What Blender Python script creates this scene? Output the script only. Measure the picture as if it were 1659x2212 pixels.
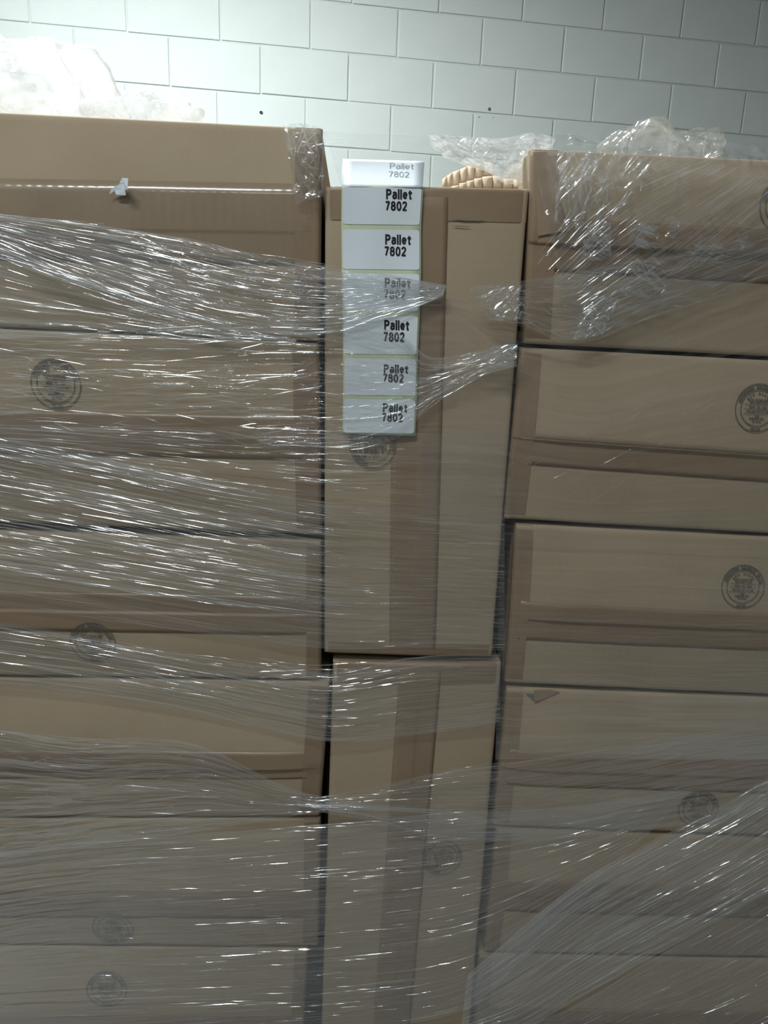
import bpy, bmesh, math, random
import numpy as np
from mathutils import Vector, Matrix
for o in list(bpy.data.objects): bpy.data.objects.remove(o)
S = bpy.context.scene
COL = S.collection
# ------------------------------------------------------------------ camera
W, H = 1659.0, 2212.0
FPX, TH, PH = 1600.0, 0.25251, 0.03829
CAMZ = 1.70
CAM = np.array([0, 0, CAMZ])
R0 = np.array([1, 0, 0.]); U0 = np.array([0, math.sin(TH), math.cos(TH)]); FW = np.array([0, math.cos(TH), -math.sin(TH)])
RT = R0*math.cos(PH) + U0*math.sin(PH); UP = U0*math.cos(PH) - R0*math.sin(PH)
cd = bpy.data.cameras.new('camera'); cam = bpy.data.objects.new('camera', cd); COL.objects.link(cam)
cd.sensor_fit = 'VERTICAL'; cd.sensor_height = 36; cd.lens = FPX/H*36; cd.clip_start = .02
M = Matrix(((RT[0], UP[0], -FW[0], 0), (RT[1], UP[1], -FW[1], 0), (RT[2], UP[2], -FW[2], CAMZ), (0, 0, 0, 1)))
cam.matrix_world = M
S.camera = cam
# ------------------------------------------------------------------ world, lights, exposure
w = bpy.data.worlds.new('world'); S.world = w; w.use_nodes = True
w.node_tree.nodes['Background'].inputs[0].default_value = (.8, .9, 1, 1)
w.node_tree.nodes['Background'].inputs[1].default_value = .05
S.view_settings.view_transform = 'Standard'; S.view_settings.look = 'None'
S.view_settings.exposure = 0.0; S.view_settings.gamma = 1; S.view_settings.use_curve_mapping = False
def area(name, loc, sx, sy, power, col, target=None):
    l = bpy.data.lights.new(name, 'AREA'); l.shape = 'RECTANGLE'; l.size = sx; l.size_y = sy; l.energy = power; l.color = col
    o = bpy.data.objects.new(name, l); COL.objects.link(o); o.location = loc
    if target is not None:
        o.rotation_euler = (Vector(target)-Vector(loc)).to_track_quat('-Z', 'Y').to_euler()
    o['label'] = 'ceiling fluorescent light'; o['category'] = 'light'
    return o
CEIL = 3.7
LAMPS = [((-1.0, 2.0, CEIL-.10), 1.2, .10, 108, 9),      # over the gap between stack and wall
         ((-0.75, -0.30, CEIL-.10), 1.2, .06, 44, 3),     # over the aisle, just behind the viewer
         ((-0.2, -2.2, CEIL-.10), 1.2, .06, 17, 3),
         ((-0.3, -4.1, CEIL-.10), 1.2, .06, 13, 3)]
for i, (p, sx, sy, e, yaw) in enumerate(LAMPS):
    o = area('light_tube', p, sx, sy, e, (.91, .99, 1.0))
    o.rotation_euler = (0, 0, math.radians(yaw))
# ------------------------------------------------------------------ geometry helpers
def ray(x, y): return FW + (x-W/2)/FPX*RT - (y-H/2)/FPX*UP
YB = math.radians(3.0); DB = 1.06
NB = np.array([-math.sin(YB), math.cos(YB), 0.])          # stack front plane, pointing away from the viewer
XB = np.array([math.cos(YB), math.sin(YB), 0.]); ZB = np.array([0, 0, 1.])
def bp(x, y, off=0.0):                                      # point of the picture on the stack's front plane, off metres nearer
    r = ray(x, y); return CAM + r*((DB-off)/(r @ NB))
def new_obj(name, verts, faces, mat, parent=None, origin=None, uv=None, smooth=True):
    me = bpy.data.meshes.new(name)
    verts = np.asarray(verts, float)
    if parent is not None: origin = np.array(parent.get('_o', (0, 0, 0)))
    if origin is None: origin = np.zeros(3)
    v = verts - np.asarray(origin)
    me.from_pydata(v.tolist(), [], faces if isinstance(faces, list) else faces.tolist())
    if uv is not None:
        ul = me.uv_layers.new(name='UVMap')
        idx = np.empty(len(me.loops), dtype=np.int32); me.loops.foreach_get('vertex_index', idx)
        ul.data.foreach_set('uv', np.asarray(uv, dtype=np.float32)[idx].ravel())
    if smooth: me.polygons.foreach_set('use_smooth', [True]*len(me.polygons))
    if mat: me.materials.append(mat)
    me.update()
    o = bpy.data.objects.new(name, me); COL.objects.link(o)
    if parent is not None: o.parent = parent
    else: o.location = origin
    return o
def root(name, label, cat, loc, group=None):
    o = bpy.data.objects.new(name, None); COL.objects.link(o); o.location = loc; o['_o'] = [float(a) for a in loc]
    o.empty_display_size = .05
    o['label'] = label; o['category'] = cat
    if group: o['group'] = group
    return o
def grid_faces(nu, nv):
    i = np.arange((nu-1)*(nv-1)); a = (i//(nv-1))*nv + i % (nv-1)
    return np.c_[a, a+nv, a+nv+1, a+1]
def box_bm(x0, x1, y0, y1, z0, z1, bev=0, seg=2):
    bm = bmesh.new(); bmesh.ops.create_cube(bm, size=1)
    for v in bm.verts:
        v.co = Vector((x0 if v.co.x < 0 else x1, y0 if v.co.y < 0 else y1, z0 if v.co.z < 0 else z1))
    if bev: bmesh.ops.bevel(bm, geom=bm.edges[:], offset=bev, segments=seg, affect='EDGES', profile=.5)
    return bm
def bm_obj(name, bm, mat, parent=None, smooth=False, link_mesh=None):
    if link_mesh is None:
        me = bpy.data.meshes.new(name); bm.to_mesh(me); bm.free(); me.materials.append(mat)
        if smooth: me.polygons.foreach_set('use_smooth', [True]*len(me.polygons))
    else: me = link_mesh
    o = bpy.data.objects.new(name, me); COL.objects.link(o)
    if parent is not None: o.parent = parent
    return o
# value noise on scattered coordinates
class VN:
    def __init__(s, seed, n=256): s.g = np.random.RandomState(seed).rand(n, n); s.n = n
    def __call__(s, u, v):
        iu = np.floor(u).astype(int); iv = np.floor(v).astype(int); fu = u-iu; fv = v-iv
        fu = fu*fu*fu*(fu*(fu*6-15)+10); fv = fv*fv*fv*(fv*(fv*6-15)+10); n = s.n
        a = s.g[iu % n, iv % n]; b = s.g[(iu+1) % n, iv % n]; c = s.g[iu % n, (iv+1) % n]; d = s.g[(iu+1) % n, (iv+1) % n]
        return (a*(1-fu)+b*fu)*(1-fv)+(c*(1-fu)+d*fu)*fv
# ------------------------------------------------------------------ materials
def mat(name):
    m = bpy.data.materials.new(name); m.use_nodes = True; nt = m.node_tree; nt.nodes.clear()
    out = nt.nodes.new('ShaderNodeOutputMaterial'); return m, nt, out
def N(nt, t, **k):
    n = nt.nodes.new(t)
    for a, b in k.items():
        if a.startswith('i_'): n.inputs[int(a[2:])].default_value = b
        else: setattr(n, a, b)
    return n
def noise(nt, vec, scale, detail=3, rough=.5):
    n = nt.nodes.new('ShaderNodeTexNoise'); n.inputs['Scale'].default_value = scale; n.inputs['Detail'].default_value = detail
    n.inputs['Roughness'].default_value = rough; nt.links.new(vec, n.inputs['Vector']); return n.outputs['Fac']
def mapping(nt, src, sc):
    n = nt.nodes.new('ShaderNodeMapping'); n.inputs['Scale'].default_value = sc; nt.links.new(src, n.inputs['Vector']); return n.outputs[0]
def ramp(nt, fac, a, b, ca=(0, 0, 0, 1), cb=(1, 1, 1, 1)):
    r = nt.nodes.new('ShaderNodeValToRGB'); r.color_ramp.elements[0].position = a; r.color_ramp.elements[1].position = b
    r.color_ramp.elements[0].color = ca; r.color_ramp.elements[1].color = cb; nt.links.new(fac, r.inputs[0]); return r.outputs[0]
def mixc(nt, fac, a, b):
    m = nt.nodes.new('ShaderNodeMixRGB')
    for i, v in ((0, fac), (1, a), (2, b)):
        if hasattr(v, 'default_value') or hasattr(v, 'links'): nt.links.new(v, m.inputs[i])
        else: m.inputs[i].default_value = v
    return m.outputs[0]
def card_mat(name, c1, c2, rough=.75, rib=.12, spec=.2):
    m, nt, out = mat(name)
    p = N(nt, 'ShaderNodeBsdfPrincipled'); p.inputs['Roughness'].default_value = rough; p.inputs['Specular IOR Level'].default_value = spec
    uv = N(nt, 'ShaderNodeTexCoord').outputs['UV']
    a = noise(nt, uv, 9, 4); b = noise(nt, mapping(nt, uv, (220, 900, 1)), 1, 2)
    f = mixc(nt, .35, a, b)
    c = mixc(nt, ramp(nt, f, .3, .7), (*c1, 1), (*c2, 1))
    nt.links.new(c, p.inputs['Base Color'])
    wv = N(nt, 'ShaderNodeTexWave'); wv.inputs['Scale'].default_value = 24; wv.inputs['Distortion'].default_value = 1.2; wv.inputs['Detail'].default_value = 1
    nt.links.new(uv, wv.inputs['Vector'])
    bu = N(nt, 'ShaderNodeBump'); bu.inputs['Strength'].default_value = rib; bu.inputs['Distance'].default_value = .0006
    nt.links.new(wv.outputs['Fac'], bu.inputs['Height'])
    b2 = N(nt, 'ShaderNodeBump'); b2.inputs['Strength'].default_value = .15; b2.inputs['Distance'].default_value = .003
    nt.links.new(a, b2.inputs['Height']); nt.links.new(bu.outputs[0], b2.inputs['Normal'])
    nt.links.new(b2.outputs[0], p.inputs['Normal']); nt.links.new(p.outputs[0], out.inputs[0])
    return m
def plain(name, c, rough=.6, spec=.3, bump=0, bscale=200, var=0):
    m, nt, out = mat(name); p = N(nt, 'ShaderNodeBsdfPrincipled')
    p.inputs['Roughness'].default_value = rough; p.inputs['Specular IOR Level'].default_value = spec
    oc = N(nt, 'ShaderNodeTexCoord').outputs['Object']
    f = noise(nt, oc, bscale, 3)
    d = tuple(max(0, x*(1-var)) for x in c)
    nt.links.new(mixc(nt, ramp(nt, noise(nt, oc, 6, 3), .35, .65), (*c, 1), (*d, 1)), p.inputs['Base Color'])
    if bump:
        b = N(nt, 'ShaderNodeBump'); b.inputs['Strength'].default_value = bump; b.inputs['Distance'].default_value = .002
        nt.links.new(f, b.inputs['Height']); nt.links.new(b.outputs[0], p.inputs['Normal'])
    nt.links.new(p.outputs[0], out.inputs[0]); return m
def film_mat(name, haze0, haze1, gloss=1.0, rough=.12, st=(5, 160), bst=(10, 420), bstr=.35, tint=(.93, .96, 1.0), ramp01=(.42, .72)):
    m, nt, out = mat(name)
    uv = N(nt, 'ShaderNodeTexCoord').outputs['UV']
    tr = N(nt, 'ShaderNodeBsdfTransparent'); tr.inputs[0].default_value = (.985, .985, .985, 1)
    gl = N(nt, 'ShaderNodeBsdfGlossy'); gl.inputs['Roughness'].default_value = rough; gl.inputs[0].default_value = (1, 1, 1, 1)
    n1 = noise(nt, mapping(nt, uv, (bst[0], bst[1], 1)), 1, 3)
    bu = N(nt, 'ShaderNodeBump'); bu.inputs['Strength'].default_value = bstr; bu.inputs['Distance'].default_value = .0012
    nt.links.new(n1, bu.inputs['Height']); nt.links.new(bu.outputs[0], gl.inputs['Normal'])
    fr = N(nt, 'ShaderNodeFresnel'); fr.inputs[0].default_value = 1.5; nt.links.new(bu.outputs[0], fr.inputs['Normal'])
    ml = N(nt, 'ShaderNodeMath', operation='MULTIPLY', use_clamp=True); nt.links.new(fr.outputs[0], ml.inputs[0]); ml.inputs[1].default_value = gloss
    mn = N(nt, 'ShaderNodeMath', operation='MINIMUM'); nt.links.new(ml.outputs[0], mn.inputs[0]); mn.inputs[1].default_value = .3
    m1 = N(nt, 'ShaderNodeMixShader'); nt.links.new(mn.outputs[0], m1.inputs[0]); nt.links.new(tr.outputs[0], m1.inputs[1]); nt.links.new(gl.outputs[0], m1.inputs[2])
    df = N(nt, 'ShaderNodeBsdfDiffuse'); df.inputs[0].default_value = (*tint, 1)
    tl = N(nt, 'ShaderNodeBsdfTranslucent'); tl.inputs[0].default_value = (*tint, 1)
    m2 = N(nt, 'ShaderNodeMixShader'); m2.inputs[0].default_value = .45; nt.links.new(df.outputs[0], m2.inputs[1]); nt.links.new(tl.outputs[0], m2.inputs[2])
    n2 = noise(nt, mapping(nt, uv, (st[0], st[1], 1)), 1, 4, .6)
    hz = ramp(nt, n2, ramp01[0], ramp01[1], (haze0,)*3+(1,), (haze1,)*3+(1,))
    m3 = N(nt, 'ShaderNodeMixShader'); nt.links.new(hz, m3.inputs[0]); nt.links.new(m1.outputs[0], m3.inputs[1]); nt.links.new(m2.outputs[0], m3.inputs[2])
    nt.links.new(m3.outputs[0], out.inputs[0])
    return m
CARD = card_mat('kraft_cardboard', (.41, .315, .215), (.475, .37, .26))
CARD2 = card_mat('kraft_cardboard_side', (.34, .275, .19), (.40, .32, .23), rib=.3)
TAPE = card_mat('brown_packing_tape', (.275, .19, .12), (.335, .235, .155), rough=.32, rib=.08, spec=.5)
TAPE2 = card_mat('brown_packing_tape_glossy', (.27, .20, .135), (.33, .245, .165), rough=.2, rib=.25, spec=.7)
INK = plain('grey_stamp_ink', (.16, .14, .12), .8, .1)
BLACK = plain('black_print', (.03, .03, .035), .6, .2)
GHOST = plain('glare_pale_print', (.30, .30, .31), .6, .2)  # label print coloured pale, standing in for glare on the bent top label
WHITE = plain('white_label_paper', (.80, .85, .90), .45, .3)
LINER = plain('yellow_green_liner', (.66, .72, .50), .4, .4)
PAINT = plain('painted_block', (.78, .82, .79), .55, .3, bump=.25, bscale=260, var=.03)
JOINT = plain('painted_mortar', (.70, .74, .71), .6, .3, bump=.2, bscale=300, var=.06)
DARKHOLE = plain('dark_chip', (.16, .17, .16), .9, .1)
FILM = film_mat('stretch_film', .010, .11, gloss=2.2, rough=.09, bstr=.5)
FILMTHIN = film_mat('stretch_film_thin', .01, .10, gloss=1.2, st=(3, 130), bstr=.25)
FILMDENSE = film_mat('stretch_film_dense', .04, .30, gloss=2.2, rough=.09, bstr=.5)
FILMDRAPE = film_mat('draped_film', .3, .95, gloss=2.6, rough=.1, st=(28, 45), bst=(90, 90), bstr=.6, tint=(1, 1, 1))
FILMHAZE = film_mat('stretch_film_hazy', .06, .40, gloss=2.0, bstr=.5, st=(3, 150))
FILMBAG = film_mat('crumpled_film', .02, .14, gloss=2.4, rough=.09, st=(30, 40), bst=(60, 80), bstr=.3, tint=(.96, .98, 1))
FILMMILK = film_mat('bunched_film', .4, .9, gloss=2.5, rough=.15, st=(30, 40), bst=(90, 90), bstr=.5, tint=(1, 1, 1))
CREASE = film_mat('film_crease', .06, .28, gloss=4.0, rough=.12, st=(15, 15), bst=(40, 40), bstr=.1, tint=(.95, .97, 1))
FLAKE = film_mat('film_facet', .04, .25, gloss=4.0, rough=.12, st=(60, 60), bst=(300, 300), bstr=.35, tint=(.95, .97, 1))
PADDING = plain('tan_padding_paper', (.72, .56, .40), .8, .1, bump=.2, var=.1)
WOOD = plain('pallet_wood', (.42, .30, .18), .8, .1, bump=.3, bscale=60, var=.3)
FLOORM = plain('concrete_floor', (.35, .35, .34), .6, .2, bump=.1, bscale=30, var=.2)
CEILM = plain('ceiling_paint', (.30, .31, .31), .8, .1)
FARWALL = plain('dull_wall_paint', (.34, .35, .35), .8, .1)
METAL = plain('lamp_housing', (.8, .8, .8), .4, .4)
# ------------------------------------------------------------------ room shell
WY = 0.16183; WO = np.array([-1.6382, 3.6437, 1.1989+CAMZ])
WX = np.array([math.cos(WY), math.sin(WY), 0]); WN = np.array([-math.sin(WY), math.cos(WY), 0])
BW, BH, JG = .4064, .2032, .008
wall = bpy.data.objects.new('wall_back', None)
bmw = box_bm(-.14, 12*BW, .006, .16, -WO[2], CEIL-WO[2])
wall = bm_obj('wall_back', bmw, JOINT); wall.location = WO; wall.rotation_euler = (0, 0, WY); wall['kind'] = 'structure'
bmb = box_bm(0, BW-JG, 0, .02, 0, BH-JG, bev=.0028, seg=2); bme = bpy.data.meshes.new('block'); bmb.to_mesh(bme); bmb.free(); bme.materials.append(PAINT)
rng = random.Random(3)
lo = -int(WO[2]//BH)-1; hi = int((CEIL-WO[2])//BH)
shift = {0: .014, -1: -.010, 1: 0, -2: -.004}
cutc = {}
for j in range(lo, hi+1):
    odd = j % 2
    for k in range(-1, 12):
        x0 = k*BW + (BW/2 if odd else 0) + shift.get(j, 0) + JG/2
        x1 = x0+BW-JG
        z0 = j*BH + JG/2; z1 = z0+BH-JG
        dy = rng.uniform(-.0015, .0015); dz = rng.uniform(-.0015, .0015)
        a, b = max(x0, -.13), min(x1, 11.9*BW); zb, zt = max(z0, -WO[2]+.003), min(z1, CEIL-WO[2]-.003)
        if b-a < .03 or zt-zb < .02: continue
        if abs(a-x0)+abs(b-x1)+abs(zb-z0)+abs(zt-z1) < 1e-6:
            o = bm_obj('block', None, None, wall, link_mesh=bme); o.location = (x0, dy, z0+dz); o.rotation_euler = (0, rng.uniform(-.003, .003), 0)
        else:
            o = bm_obj('block', box_bm(a, b, 0, .02, zb, zt, bev=.0035), PAINT, wall)
def wall_local(x, y, off=0):      # local coordinates on the wall of a picture point
    r = ray(x, y); t = ((WO-CAM) @ WN)/(r @ WN); P = CAM+r*t-WO
    return P @ WX, P[2]
def blob(name, x, y, rw, rh, seed, mt, label=None, ring=0):
    r = random.Random(seed); cx, cz = wall_local(x, y); bm = bmesh.new(); vs = []
    n = 12
    front = -.0022
    if ring:
        outer = [bm.verts.new((cx+rw*math.cos(a)*(1), front-.003, cz+rh*math.sin(a))) for a in [i*2*math.pi/n for i in range(n)]]
        inner = [bm.verts.new((cx+rw*ring*math.cos(a), front-.003, cz+rh*ring*math.sin(a))) for a in [i*2*math.pi/n for i in range(n)]]
        base = [bm.verts.new((cx+rw*math.cos(a), .004, cz+rh*math.sin(a))) for a in [i*2*math.pi/n for i in range(n)]]
        bi = [bm.verts.new((cx+rw*ring*math.cos(a), 0, cz+rh*ring*math.sin(a))) for a in [i*2*math.pi/n for i in range(n)]]
        for i in range(n):
            q = (i+1) % n
            bm.faces.new((outer[i], outer[q], inner[q], inner[i])); bm.faces.new((outer[i], base[i], base[q], outer[q])); bm.faces.new((inner[i], inner[q], bi[q], bi[i]))
    else:
        top = []; bot = []
        for i in range(n):
            a = i*2*math.pi/n; k = r.uniform(.65, 1.1)
            top.append(bm.verts.new((cx+rw*k*math.cos(a), front, cz+rh*k*math.sin(a)))); bot.append(bm.verts.new((cx+rw*k*math.cos(a), .003, cz+rh*k*math.sin(a))))
        bm.faces.new(top)
        for i in range(n): q = (i+1) % n; bm.faces.new((top[i], bot[i], bot[q], top[q]))
    o = bm_obj(name, bm, mt, wall)
    if label: o['label'] = label
blob('chip', 1057, 236, .008, .009, 1, DARKHOLE, 'dark chipped hole in a painted block')
blob('chip', 1035, 253, .006, .002, 2, DARKHOLE, 'small scrape under the mortar line')
blob('chip', 1065, 254, .003, .0015, 3, DARKHOLE)
blob('chip', 1478, 124, .003, .003, 4, JOINT)
blob('anchor', 564, 243, .0075, .0055, 5, BLACK, 'tiny dark rimmed hole in the wall', ring=.55)
def quad_wall(name, P0, d, L, thick, mt, z0=0, z1=CEIL):
    n = np.array([-d[1], d[0], 0])*thick; v = []
    for q in (P0, P0+d*L, P0+d*L+n, P0+n):
        for z in (z0, z1): v.append((q[0], q[1], z))
    f = [(0, 2, 3, 1), (2, 4, 5, 3), (4, 6, 7, 5), (6, 0, 1, 7), (0, 6, 4, 2), (1, 3, 5, 7)]
    o = new_obj(name, v, f, mt, smooth=False); o['kind'] = 'structure'; return o
cor = np.array([WO[0], WO[1], 0]) - WX*.135
cor[2] = 0
PL = cor.copy(); 
quad_wall('wall_left', PL-WN*7.7, WN, 7.7, .1, FARWALL)
PR = cor+WX*(11.9*BW+.135)
quad_wall('wall_right', PR, -WN, 7.7, .1, FARWALL)
quad_wall('wall_front', PL-WN*7.7, WX, 11.9*BW+.135, -.1, FARWALL)
def slab(name, z0, z1, mt):
    c = [PL-WN*7.75-WX*.1, PR-WN*7.75+WX*.1, PR+WN*.16+WX*.1, PL+WN*.16-WX*.1]; v = []
    for q in c:
        for z in (z0, z1): v.append((q[0], q[1], z))
    f = [(0, 1, 3, 2), (2, 3, 5, 4), (4, 5, 7, 6), (6, 7, 1, 0), (0, 2, 4, 6), (1, 7, 5, 3)]
    o = new_obj(name, v, f, mt, smooth=False); o['kind'] = 'structure'
slab('floor', -.1, 0, FLOORM); slab('ceiling', CEIL, CEIL+.1, CEILM)
for i, (p, sx, sy, e, yaw) in enumerate(LAMPS):
    r = root('ceiling_lamp', ['long white fluorescent ceiling lamp between the stack and the block wall', 'long white fluorescent ceiling lamp above the viewer', 'long white fluorescent ceiling lamp two metres behind the viewer', 'long white fluorescent ceiling lamp farthest from the block wall'][i], 'lamp', (p[0], p[1], CEIL))
    r.rotation_euler = (0, 0, math.radians(yaw))
    bm_obj('housing', box_bm(-sx/2-.03, sx/2+.03, -sy/2-.03, sy/2+.03, -.08, -.001, bev=.01), METAL, r)
# ------------------------------------------------------------------ pallet
PZ = .14
STX0, STX1 = -.80, .90
pal = root('pallet', 'wooden pallet under the wrapped stack of cartons', 'pallet', (0, 0, 0))
pal.rotation_euler = (0, 0, YB)
for k in range(12):
    y = DB+.01+k*.0745
    bm_obj('slat', box_bm(STX0, STX1, y, y+.052, PZ-.02, PZ, bev=.002, seg=1), WOOD, pal)
for x in (STX0, -.02, STX1-.09):
    bm_obj('stringer', box_bm(x, x+.09, DB+.01, DB+.88, .02, PZ-.0205, bev=.002, seg=1), WOOD, pal)
for k in range(3):
    y = DB+.01+k*.409
    bm_obj('slat', box_bm(STX0, STX1, y, y+.052, 0, .0195, bev=.002, seg=1), WOOD, pal)
# ------------------------------------------------------------------ text / stamp helpers
_tc = {}
def text_mesh(txt, size=1.0, offset=0.0, spacing=1.0):
    k = (txt, size, offset, spacing)
    if k in _tc: return _tc[k]
    c = bpy.data.curves.new('t', 'FONT'); c.body = txt; c.size = size; c.offset = offset; c.space_character = spacing; c.resolution_u = 2; c.space_line = .86
    o = bpy.data.objects.new('t', c); COL.objects.link(o)
    me = bpy.data.meshes.new_from_object(o)
    v = np.array([p.co[:] for p in me.vertices]); f = [tuple(p.vertices) for p in me.polygons]
    bpy.data.objects.remove(o); bpy.data.meshes.remove(me); bpy.data.curves.remove(c)
    _tc[k] = (v, f); return v, f
class Acc:
    def __init__(s): s.v = []; s.f = []; s.n = 0
    def add(s, v, f):
        s.v.append(np.asarray(v, float)[:, :2]); s.f += [tuple(i+s.n for i in q) for q in f]; s.n += len(v)
    def rect(s, x0, y0, x1, y1): s.add([(x0, y0), (x1, y0), (x1, y1), (x0, y1)], [(0, 1, 2, 3)])
def stamp_shape(seed, faint=False):
    A = Acc(); r = random.Random(seed)
    for rad, wd in ((1.0, .022), (.76, .020)):
        n = 72; v = []
        for i in range(n):
            a = 2*math.pi*i/n; v += [((rad-wd)*math.cos(a), (rad-wd)*math.sin(a)), ((rad+wd)*math.cos(a), (rad+wd)*math.sin(a))]
        A.add(v, [(2*i, 2*i+1, (2*i+3) % (2*n), (2*i+2) % (2*n)) for i in range(n)])
    def arc(txt, a0, a1, rad, size, flip=False):
        for i, ch in enumerate(txt):
            if ch == ' ': continue
            a = a0+(a1-a0)*i/max(1, len(txt)-1); v, f = text_mesh(ch, size, .012)
            if not len(v): continue
            v = v[:, :2]-np.array([(v[:, 0].max()+v[:, 0].min())/2, 0]); v[:, 0] *= .85
            t = a-math.pi/2 + (math.pi if flip else 0); rr = rad
            c, s_ = math.cos(t), math.sin(t)
            A.add(np.c_[v[:, 0]*c-v[:, 1]*s_+rr*math.cos(a), v[:, 0]*s_+v[:, 1]*c+rr*math.sin(a)], f)
    arc('CERTIFICATE INDUSTRIAL CO LTD', math.radians(163), math.radians(15), .81, .17)
    arc('BOX MAKER', math.radians(142), math.radians(38), .57, .12)
    bw, bf = text_mesh('GROSS', .15, .012)
    arc('CHINA', math.radians(258), math.radians(282), .94, .13, True)
    for y in (.14, -.04, -.24): A.rect(-.62, y-.011, .62, y+.011)
    rows = [('EDGE CRUSH TEST', .30, .10), ('SIZE LIMIT 75 IN', .20, .10), ('MIN  32  LBS', .0, .13), ('GROSS WT LT 65', -.17, .12), ('LBS', -.36, .12), ('BURSTING TEST', -.46, .085), ('PER SQ IN', -.58, .08)]
    for t, y, sz in rows:
        v, f = text_mesh(t, sz, .008, 1.1); x = v[:, 0]; v2 = np.c_[v[:, 0]-(x.max()+x.min())/2, v[:, 1]+y]; A.add(v2, f)
    return np.vstack(A.v), A.f
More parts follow.
